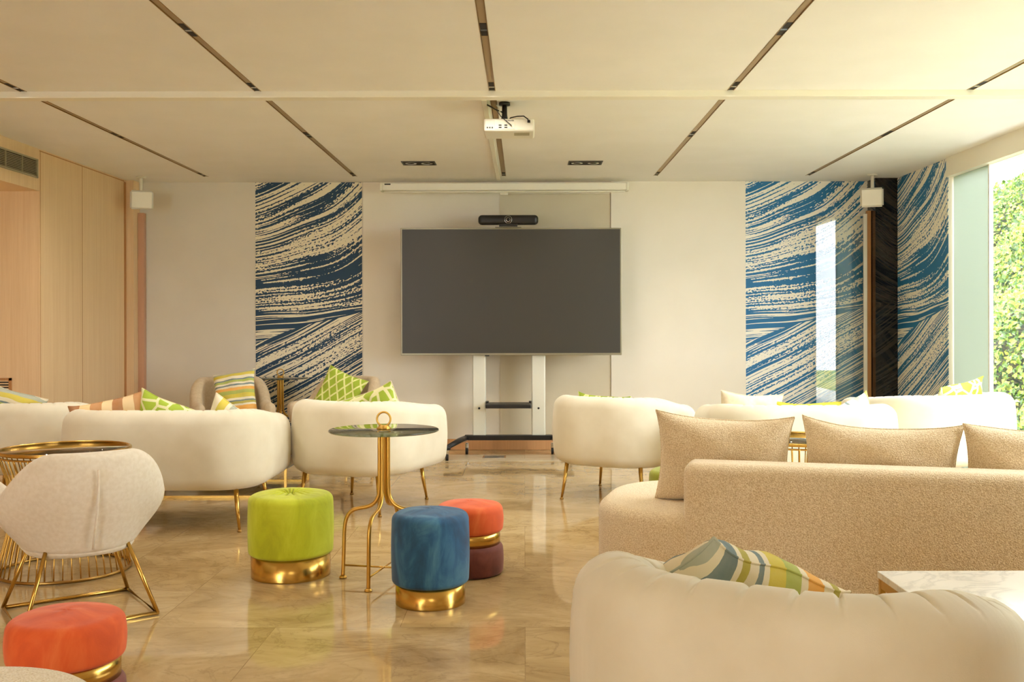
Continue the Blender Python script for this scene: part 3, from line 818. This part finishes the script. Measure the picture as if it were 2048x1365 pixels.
# ivory boucle round seat, bottom left
bs = thing('round_seat', 'rounded ivory boucle seat cut off by the bottom left corner', 'pouf', (-1.20, 2.05, 0))
rounded_slab('seat', [(0.31 * math.cos(2 * PI * k / 60), 0.31 * math.sin(2 * PI * k / 60)) for k in range(60)], 0.03, 0.42, 0.05, M['boucle_white'], bs, dome=0.005)
lathe('plinth', [(0.26, 0), (0.26, 0.04)], M['black'], bs)

# ---------------------------------------------------------------- sectional sofa
SO = (0.666, 4.20, 0); SR = R(-15.6)
so = thing('sectional_sofa', 'large beige boucle sectional sofa with rounded chaise end, seen from behind', 'sofa', SO, SR)
rounded_slab('seat', round_rect(-.43, 2.15, -.02, .98, (.40, .1, .1, .40), 24), 0.05, 0.415, 0.055, M['boucle'], so, dome=0.006)
rounded_slab('backrest', round_rect(0.0, 2.15, -.035, .17, (.05, .05, .05, .05), 6), 0.045, 0.63, 0.045, M['boucle'], so)
for x, y in ((-.2, .5), (.05, .06), (2.0, .06), (2.0, .9), (0.1, .9)):
    lathe('foot', [(.03, 0), (.032, .055)], M['black'], so, 20, (x, y, 0))
def so_pt(lx, ly, z):
    return (SO[0] + lx * math.cos(SR) - ly * math.sin(SR), SO[1] + lx * math.sin(SR) + ly * math.cos(SR), z)
GB = 'beige back cushions of the sectional sofa'
pillow('sofa_cushion', 'leftmost beige boucle back cushion standing on the sectional chaise', .60, .42, .19, M['boucle'], so_pt(.14, .315, .612), SR + R(2), R(8), R(2), GB, seed=1, sag=.02)
pillow('sofa_cushion', 'middle beige boucle back cushion of the sectional with raised left corner', .65, .40, .19, M['boucle'], so_pt(.80, .315, .60), SR + R(-2), R(8), R(2), GB, seed=2, sag=.02)
pillow('sofa_cushion', 'rightmost beige boucle back cushion, cut by the picture edge', .64, .40, .19, M['boucle'], so_pt(1.44, .30, .60), SR + R(3), R(8), R(0), GB, seed=3, sag=.015)

# ---------------------------------------------------------------- scatter cushions
GC = 'scatter cushions'
pillow('cushion', 'striped yellow, grey and orange cushion in the foreground tub chair', .45, .42, .15, M['stripe_x'], (.49, 2.48, .527), R(0), R(50), R(35), GC, seed=4)
pillow('cushion', 'striped yellow and green cushion at the left picture edge', .42, .42, .13, M['stripe'], (-3.42, 6.62, .60), R(4), R(14), R(20), GC, seed=5)
pillow('cushion', 'brown and cream patterned cushion on the left loveseat', .46, .40, .13, M['zigzag'], (-2.50, 6.10, .575), R(5), R(12), R(-12), GC, seed=6)
pillow('cushion', 'lime green leaf print cushion leaning on the left loveseat', .42, .42, .13, M['leafy'], (-2.20, 6.10, .56), R(-3), R(8), R(22), GC, seed=7)
pillow('cushion', 'pale yellow striped cushion at the right end of the left loveseat', .40, .40, .13, M['stripe_pale'], (-1.84, 6.28, .52), R(-10), R(12), R(28), GC, seed=8)
pillow('cushion', 'striped yellow, orange and green cushion on the far left taupe chair', .38, .42, .12, M['stripe'], (-2.56, 8.84, .60), R(-4), R(-16), R(-10), GC, seed=9)
pillow('cushion', 'green trellis patterned cushion on the taupe chair by the left mural', .40, .40, .12, M['lattice'], (-1.66, 8.96, .60), R(-10), R(-16), R(22), GC, seed=10)
pillow('cushion', 'green leaf print cushion pointing up from the tub chair behind the glass table', .44, .40, .12, M['leafy'], (-.98, 6.62, .59), R(-20), R(12), R(-20), GC, piping=M['ivoryfab'], seed=11)
pillow('cushion', 'green trellis cushion just showing over the tub chair right of the screen', .40, .40, .12, M['lattice'], (.56, 7.02, .525), R(-28), R(10), R(3), GC, seed=12)
pillow('cushion', 'plain beige cushion on the loveseat below the right mural', .40, .42, .15, M['ivoryfab'], (1.44, 6.42, .565), R(2), R(10), R(4), GC, seed=13)
pillow('cushion', 'mustard yellow cushion barely showing over the right loveseat', .42, .40, .12, M['mustard'], (1.80, 6.40, .52), R(0), R(10), R(0), GC, seed=14)
pillow('cushion', 'pale striped cushion with a pointed corner at right end of the right loveseat', .38, .38, .12, M['stripe_pale'], (2.17, 6.66, .52), R(24), R(6), R(-20), GC, seed=15)
pillow('cushion', 'olive green patterned cushion on the tub chair by the garden window', .42, .42, .12, M['leafy'], (3.08, 7.08, .60), R(24), R(10), R(-10), GC, seed=16)

# ---------------------------------------------------------------- poufs
def pouf_body(name, r, z0, z1, material, parent, rr=0.035, tuft=False):
    prof = []
    for j in range(7): a = (PI / 2) * j / 6; prof.append((r - .02 + .02 * math.sin(a), z0 + .02 - .02 * math.cos(a)))
    for j in range(1, 6): prof.append((r + 0.003 * math.sin(PI * j / 6), z0 + .02 + (z1 - rr - z0 - .02) * j / 6))
    for j in range(9): a = (PI / 2) * j / 8; prof.append((r - rr + rr * math.cos(a), z1 - rr + rr * math.sin(a)))
    for k in (.8, .68, .56, .44, .34, .26, .2, .14, .09, .05, .02): prof.append(((r - rr) * k / .88 * .88, z1 + .014 * (1 - k * k)))
    def fn(a, rad, z):
        if z > z1 - rr * .6:
            q = rad / r
            if tuft:
                z -= 0.034 * math.exp(-(q / .16) ** 2)
                z -= 0.018 * math.exp(-((q - .24) / .22) ** 2) * (0.5 + 0.5 * math.cos(16 * a)) ** 3
            z += 0.0012 * math.sin(3 * a + 9 * q)
        return rad, z
    return lathe(name, prof, material, parent, 128, None, fn)
def pouf(label, loc, r, h, hb_, rb, fabric, tuft=False, group='velvet poufs'):
    t = thing('pouf', label, 'pouf', loc, 0, group)
    lathe('brass_base', [(rb, 0), (rb, 0.004), (rb, hb_ + .012)], M['brass'], t, 96)
    b = pouf_body('seat', r, hb_, h - .014, M[fabric], t, tuft=tuft)
    if tuft: lathe('button', [(.004, 0), (.011, .002), (.011, .006), (.005, .009)], M[fabric], b, 20, (0, 0, h - .038))
    return t
pouf('lime green velvet pouf with button tufted top on a brass base', (-1.137, 4.86, 0), .202, .408, .105, .189, 'green', True)
pouf('petrol blue velvet pouf on a brass base in front of glass table', (-.413, 4.37, 0), .168, .41, .088, .152, 'blue')
pouf('olive green pouf half hidden behind the sectional chaise', (.90, 5.62, 0), .20, .41, .10, .188, 'olive', True)
def hourglass_pouf(label, loc, r=.163, h=.352):
    t = thing('pouf', label, 'pouf', loc, 0, 'velvet poufs')
    b = pouf_body('base_cushion', r, 0.0, .150, M['maroon'], t, .03)
    tag(b, 'maroon lower drum')
    lathe('brass_band', [(r - .014, .14), (r - .014, .215)], M['brass'], t, 96)
    pouf_body('seat', r, .205, h - .014, M['orange'], t, .035)
    return t
hourglass_pouf('orange over maroon velvet pouf with brass waist behind the blue pouf', (-.270, 4.89, 0))
hourglass_pouf('orange velvet pouf with maroon lower drum at bottom left', (-1.385, 3.02, 0), .168)

# ---------------------------------------------------------------- glass pedestal tables
def pedestal(label, loc, rz):
    t = thing('pedestal_table', label, 'table', loc, rz, 'glass pedestal tables with gilded legs')
    lathe('tabletop', [(.255, .706), (.26, .709), (.26, .714), (.255, .717)], M['smoked'], t, 96)
    lathe('hub', [(.030, .700), (.033, .7055)], M['gold'], t, 32)
    f = lathe('finial', [(.033, .717), (.034, .724), (.026, .726), (.026, .732), (.012, .736)], M['gold'], t, 32)
    bm = bmesh.new(); add_tube(bm, [(.032 * math.cos(a), 0, .764 + .033 * math.sin(a)) for a in [2 * PI * k / 40 for k in range(40)]], .005, 10, True)
    r_ = link_bm('ring', bm, M['gold'], f); r_.rotation_euler = (0, 0, -rz)
    for k in range(4):
        a = PI / 2 * k; ca, sa = math.cos(a), math.sin(a)
        pr = [(.022, .705), (.022, .60), (.022, .44), (.026, .40), (.045, .365), (.08, .345), (.125, .338), (.165, .325), (.19, .29), (.20, .24), (.203, .12), (.207, .012)]
        # smooth the profile
        for _ in range(2):
            q = [pr[0]]
            for p0, p1 in zip(pr, pr[1:]): q += [(p0[0] * .75 + p1[0] * .25, p0[1] * .75 + p1[1] * .25), (p0[0] * .25 + p1[0] * .75, p0[1] * .25 + p1[1] * .75)]
            pr = q + [pr[-1]]
        leg = tube('leg', [(ca * r, sa * r, z) for r, z in pr], .0095, M['gold'], t, 10, False, .75)
        lathe('foot', [(.018, 0), (.018, .007), (.011, .014)], M['gold'], leg, 24, (ca * .207, sa * .207, 0))
    bm = bmesh.new()
    add_tube(bm, [(-.203, 0, .062), (.203, 0, .062)], .0045, 8); add_tube(bm, [(0, -.203, .062), (0, .203, .062)], .0045, 8)
    link_bm('cross_stretcher', bm, M['gold'], t)
    return t
pedestal('round smoked glass table on gilded legs beside the blue pouf', (-.668, 4.74, 0), R(-12))
pedestal('round glass table on gilded legs in front of the left mural', (-2.30, 9.42, 0), R(20))

# ---------------------------------------------------------------- wire drum tables
def drum(label, loc, h=.611, r=.300):
    t = thing('drum_table', label, 'table', loc, 0, 'gold wire drum tables')
    bm = bmesh.new(); add_tube(bm, circle(r, h - .012, 80), .009, 10, True); add_tube(bm, circle(r - .004, h - .034, 80), .005, 8, True)
    link_bm('top_ring', bm, M['brass'], t)
    lathe('mirror_top', [(r - .008, h - .014), (r - .008, h - .008)], M['smoketop'], t, 80)
    bm = bmesh.new(); add_tube(bm, circle(r * 1.01, .010, 80), .008, 10, True)
    link_bm('base_ring', bm, M['bronze'], t)
    bm = bmesh.new()
    for k in range(48):
        a = 2 * PI * k / 48
        add_tube(bm, [(q * r * math.cos(a), q * r * math.sin(a), z) for q, z in ((1.0, h - .03), (.96, h - .06), (.88, h - .13), (.80, h * .62), (.80, h * .5), (.86, h * .34), (.95, h * .16), (1.0, .012))], .0035, 6)
    link_bm('wire_cage', bm, M['brass'], t)
    return t
M['smoketop'] = glass('bronze_mirror_glass', (0.42, 0.34, 0.22, 1), 3.0, 0.01)
drum('gold wire drum table with mirrored top behind the ivory shell chair', (-2.275, 4.95, 0))
drum('gold wire drum table glimpsed between the sectional back cushions', (1.46, 5.32, 0))

# ---------------------------------------------------------------- marble coffee tables
def coffee(label, x0, x1, y0, y1, h, shelf=False):
    t = thing('coffee_table', label, 'coffee table', ((x0 + x1) / 2, (y0 + y1) / 2, 0), 0, 'marble coffee tables')
    a, b = (x1 - x0) / 2, (y1 - y0) / 2
    box('marble_top', -a, a, -b, b, h - .022, h, M['marble'], t, bev=.002)
    bm = bmesh.new()
    for s in (-1, 1):
        add_box(bm, -a + .004, a - .004, s * (b - .012) - .008, s * (b - .012) + .008, h - .052, h - .022)
        add_box(bm, s * (a - .012) - .008, s * (a - .012) + .008, -b + .02, b - .02, h - .052, h - .022)
        add_box(bm, -a + .004, a - .004, s * (b - .012) - .008, s * (b - .012) + .008, 0, .016)
        add_box(bm, s * (a - .012) - .008, s * (a - .012) + .008, -b + .02, b - .02, 0, .016)
    link_bm('frame', bm, M['brass'], t, False)
    for sx in (-1, 1):
        for sy in (-1, 1): box('leg', sx * (a - .012) - .009, sx * (a - .012) + .009, sy * (b - .012) - .009, sy * (b - .012) + .009, .014, h - .022, M['brass'], t, bev=.001)
    if shelf: box('glass_shelf', -a + .02, a - .02, -b + .02, b - .02, .19, .198, M['tealglass'], t)
    return t
coffee('white marble coffee table on square brass frame behind the foreground tub chair', 1.155, 2.30, 2.68, 3.28, .40)
coffee('marble coffee table with glass shelf between the left loveseat and wall chairs', -2.80, -1.665, 7.0, 7.75, .40, True)

# ---------------------------------------------------------------- screen on its stand
TY = 9.25
px = lambda p, y: (p - 1049) * y / 2000
pz = lambda p, y: CH - (p - 650) * y / 2000
st = thing('display_stand', 'silver two-column rolling display stand with black base', 'stand', (px(1020, TY), TY, 0))
cx = px(1020, TY)
for a, b in ((944, 971), (1063, 1091)):
    col = box('column', px(a, TY) - cx, px(b, TY) - cx, .06, .13, .175, 1.5, M['silver'], st, bev=.012, seg=3)
    k = (px(a, TY) + px(b, TY)) / 2 - cx
    o = lathe('bolt_cover', [(.010, 0), (.010, .004)], M['black'], col, 16, (k, .058, pz(818, TY))); o.rotation_euler = (PI / 2, 0, 0)
box('cross_bar', px(928, TY) - cx, px(1105, TY) - cx, .03, .12, .137, .182, M['blackmetal'], st, bev=.006)
s_ = box('shelf', px(972, TY) - cx, px(1062, TY) - cx, -.14, .13, pz(815, TY), pz(807, TY), M['black'], st, bev=.006)
bm = bmesh.new()
for q in (px(974, TY), px(1060, TY)): add_box(bm, q - cx - .012, q - cx + .012, .03, .13, pz(816, TY) - .01, pz(804, TY), .002)
link_bm('shelf_bracket', bm, M['blackmetal'], s_, False)
for s in (-1, 1):
    ex = (px(1105, TY) if s > 0 else px(932, TY)) - cx
    base = []
    bm = bmesh.new()
    add_tube(bm, [(ex, .10, .155), (ex + s * .05, -.12, .155), (ex + s * .15, -.36, .120)], [.034, .034, .026], 12, False, .7)
    arm = link_bm('floor_arm', bm, M['blackmetal'], st)
    lathe('end_cap', [(.03, -.02), (.036, 0), (.03, .02)], M['black'], arm, 20, (ex + s * .15, -.36, .118))
    for (x, y) in ((ex + s * .15, -.36), (ex, .10)):
        cs = box('caster_fork', x - .014, x + .014, y - .02, y + .02, .05, .105, M['chrome'], arm, bev=.004)
        wv = bmesh.new(); bmesh.ops.create_cone(wv, cap_ends=True, segments=24, radius1=.034, radius2=.034, depth=.024, matrix=Matrix.Translation((x, y, .034)) @ Matrix.Rotation(PI / 2, 4, 'Y'))
        link_bm('wheel', wv, M['rubber'], arm, False)
tv = thing('television', 'large dark flat screen television on a rolling stand', 'television', (0, TY, 0))
tx0, tx1, tz0, tz1 = px(801.5, TY), px(1243.5, TY), pz(711, TY), pz(456, TY)
box('housing', tx0, tx1, .0, .045, tz0, tz1, M['bezel'], tv, bev=.004)
box('display_panel', tx0 + .014, tx1 - .014, -.003, .002, tz0 + .020, tz1 - .013, M['screen'], tv)
box('rear_cover', tx0 + .3, tx1 - .3, .044, .062, tz0 + .2, tz1 - .2, M['black'], tv, bev=.004)
box('sensor_bump', px(974, TY) - .02, px(974, TY) + .02, -.002, .02, tz0 - .008, tz0 + .002, M['black'], tv, bev=.002)
cb = thing('video_bar', 'black conference camera bar on top of the television', 'video conference camera', (px(1017, TY), TY + .01, tz1))
zc = pz(440, TY) - tz1; hw_ = (px(1077, TY) - px(957, TY)) / 2; hz = .046
box('body', -hw_, hw_, -.035, .035, zc - hz, zc + hz, M['black'], cb, bev=.0345, seg=6, smooth=True)
o = lathe('lens', [(.030, 0), (.034, .004), (.028, .008), (.018, .004), (.016, .006)], M['blackmetal'], cb, 32, (0, -.034, zc)); o.rotation_euler = (PI / 2, 0, 0)
o2 = lathe('lens_ring', [(.034, 0), (.036, .005), (.033, .006)], M['chrome'], o, 32, (0, 0, -.001))
box('mount', -.085, .085, -.03, .03, 0.0, zc - hz + .01, M['black'], cb, bev=.004)
box('mount_foot', -.12, .12, -.035, .03, 0.0, .008, M['bezel'], cb, bev=.002)

# projection screen case
sy = 9.52
ps = thing('projection_screen', 'white roll-up projection screen case below the ceiling', 'projection screen', (0, sy, 0))
sx0, sx1 = px(764, sy), px(1255, sy)
box('case', sx0 + .01, sx1 - .01, -.05, .06, pz(382, sy), pz(366.5, sy), M['white'], ps, bev=.012, seg=3)
for q in (sx0, sx1): box('end_cap', q - .012, q + .012, -.055, .065, pz(383, sy), pz(366, sy), M['whitepaint'], ps, bev=.008)
box('bottom_bar', sx0 + .03, sx1 - .03, -.045, -.02, pz(386, sy), pz(383.5, sy), M['whitepaint'], ps, bev=.003)
box('pull_handle', px(1001, sy), px(1017, sy), -.04, -.025, pz(391, sy), pz(386, sy), M['white'], ps, bev=.003)
box('name_plate', px(771, sy), px(783, sy), -.0515, -.0495, pz(371, sy), pz(368.5, sy), M['black'], ps)

# corner speakers
def speaker(label, xc, zc, yc, rz, tilt):
    t = thing('wall_speaker', label, 'speaker', (xc, yc, zc), rz, 'small white corner speakers')
    bm = bmesh.new()
    f = [(-.105, -.09, -.085), (.105, -.09, -.085), (.105, -.09, .095), (-.105, -.09, .095)]
    b = [(-.07, .07, -.06), (.07, .07, -.06), (.07, .07, .075), (-.07, .07, .075)]
    V = [bm.verts.new(v) for v in f + b]
    for q in ((0, 1, 2, 3), (7, 6, 5, 4), (0, 4, 5, 1), (1, 5, 6, 2), (2, 6, 7, 3), (3, 7, 4, 0)): bm.faces.new([V[i] for i in q])
    bmesh.ops.bevel(bm, geom=bm.edges[:], offset=.014, segments=3, affect='EDGES')
    body = link_bm('cabinet', bm, M['white'], t); body.rotation_euler = (tilt, 0, 0)
    box('front_mesh', -.088, .088, -.094, -.088, -.068, .078, M['whitepaint'], body, bev=.004)
    tube('bracket', [(0, .02, .05), (0, .03, .11), (0, .03, H - zc - .012)], .016, M['white'], t, 12)
    lathe('ceiling_plate', [(.045, H - zc - .014), (.045, H - zc - .001)], M['white'], t, 24, (0, .03, 0))
    return t
speaker('small white speaker hanging in the left corner by the oak panels', px(283, 9.3), pz(400, 9.3), 9.3, R(24), R(6))
speaker('small white speaker hanging in front of dark column, right corner', px(1745, 9.25), pz(398, 9.25), 9.25, R(-22), R(6))

# downlights
for label, a, b in (('left twin downlight recessed in the ceiling before the screen', 805, 872), ('right twin downlight recessed in the ceiling before the screen', 1137, 1205)):
    t = thing('downlight', label, 'ceiling light', (px((a + b) / 2, 8.58), 8.58, H), 0, 'recessed twin downlights')
    hw = (b - a) * 8.58 / 4000; hd = .10
    bm = bmesh.new()
    for q in ((-hw, hw, -hd, -hd + .012), (-hw, hw, hd - .012, hd), (-hw, -hw + .012, -hd, hd), (hw - .012, hw, -hd, hd)): add_box(bm, q[0], q[1], q[2], q[3], -.004, .004)
    link_bm('frame', bm, M['black'], t, False)
    box('recess', -hw + .01, hw - .01, -hd + .01, hd - .01, -.0015, -.0005, M['darkgap'], t)
    for s in (-1, 1):
        o = lathe('reflector', [(.052, -.003), (.046, -.007), (.03, -.003)], M['chrome'], t, 28, (s * hw * .48, 0, 0))

# cable duct on the ceiling
o = box('cable_duct', -.262, -.228, 6.10, 9.47, H - .022, H, M['whitepaint'], bev=.003); tag(o, 'white cable duct running along the ceiling from projector to back wall', 'cable duct')

# projector
pj = thing('projector', 'white ceiling projector with black cables and rear ports', 'projector', (-.092, 6.27, 2.40))
box('body', -.156, .156, -.13, .13, 0, .078, M['white'], pj, bev=.012, seg=3)
box('rear_panel', -.09, .035, -.1335, -.129, .012, .070, M['whitepaint'], pj, bev=.001)
bm = bmesh.new()
for x, z in ((-.055, .036), (-.02, .036), (-.055, .022), (-.02, .022)): add_box(bm, x - .009, x + .009, -.1350, -.1335, z - .004, z + .004)
for x in (-.133, -.118, -.103): add_box(bm, x - .004, x + .004, -.1345, -.1285, .018, .026)
for k in range(6): add_box(bm, -.015 + k * .008, -.011 + k * .008, -.1345, -.1285, .060, .068)
link_bm('ports', bm, M['black'], pj, False)
bm = bmesh.new()
for k in range(8): add_box(bm, .03, .125, -.08 + k * .012, -.074 + k * .012, -.0012, .001)
link_bm('vent', bm, mat('vent_grey', srgb(170, 164, 140), .5), pj, False)
bm = bmesh.new(); add_tube(bm, [(-.03, -.02, .075), (-.03, -.02, .12), (-.03, -.02, .188)], [.024, .017, .015], 16)
mo = link_bm('ceiling_mount', bm, M['black'], pj)
lathe('mount_plate', [(.035, .182), (.035, .199)], M['black'], mo, 24, (-.03, -.02, 0))
tube('power_cable', [(-.01, -.04, .08), (.01, -.07, .095), (.05, -.11, .095), (.09, -.14, .09), (.115, -.148, .07), (.12, -.14, .058)], .0038, M['black'], pj, 8)
box('power_plug', .112, .130, -.148, -.128, .050, .066, M['black'], pj, bev=.003)
tube('signal_cable', [(-.138, -.06, .18), (-.11, -.09, .16), (-.075, -.11, .13), (-.05, -.13, .09), (-.02, -.15, .06), (.012, -.152, .034), (.014, -.132, .032)], .0026, M['black'], pj, 8)
tube('data_cable', [(-.138, -.06, .178), (-.09, -.06, .15), (-.05, -.03, .14), (-.03, -.03, .13)], .0038, M['black'], pj, 8)
tube('white_cable', [(-.08, -.06, .175), (-.06, -.09, .15), (-.055, -.12, .11), (-.06, -.13, .075)], .0034, M['white'], pj, 8)

# floor socket, wall socket
t = thing('floor_socket', 'flush metal floor socket in front of the television stand', 'floor socket', (px(988, 9.1), 9.12, 0))
box('frame', -.105, .105, -.075, .075, 0.002, .006, M['chrome'], t, bev=.001)
box('lid', -.09, .09, -.06, .06, .004, .008, mat('socket_grey', srgb(110, 104, 90), .4, .4), t, bev=.001)
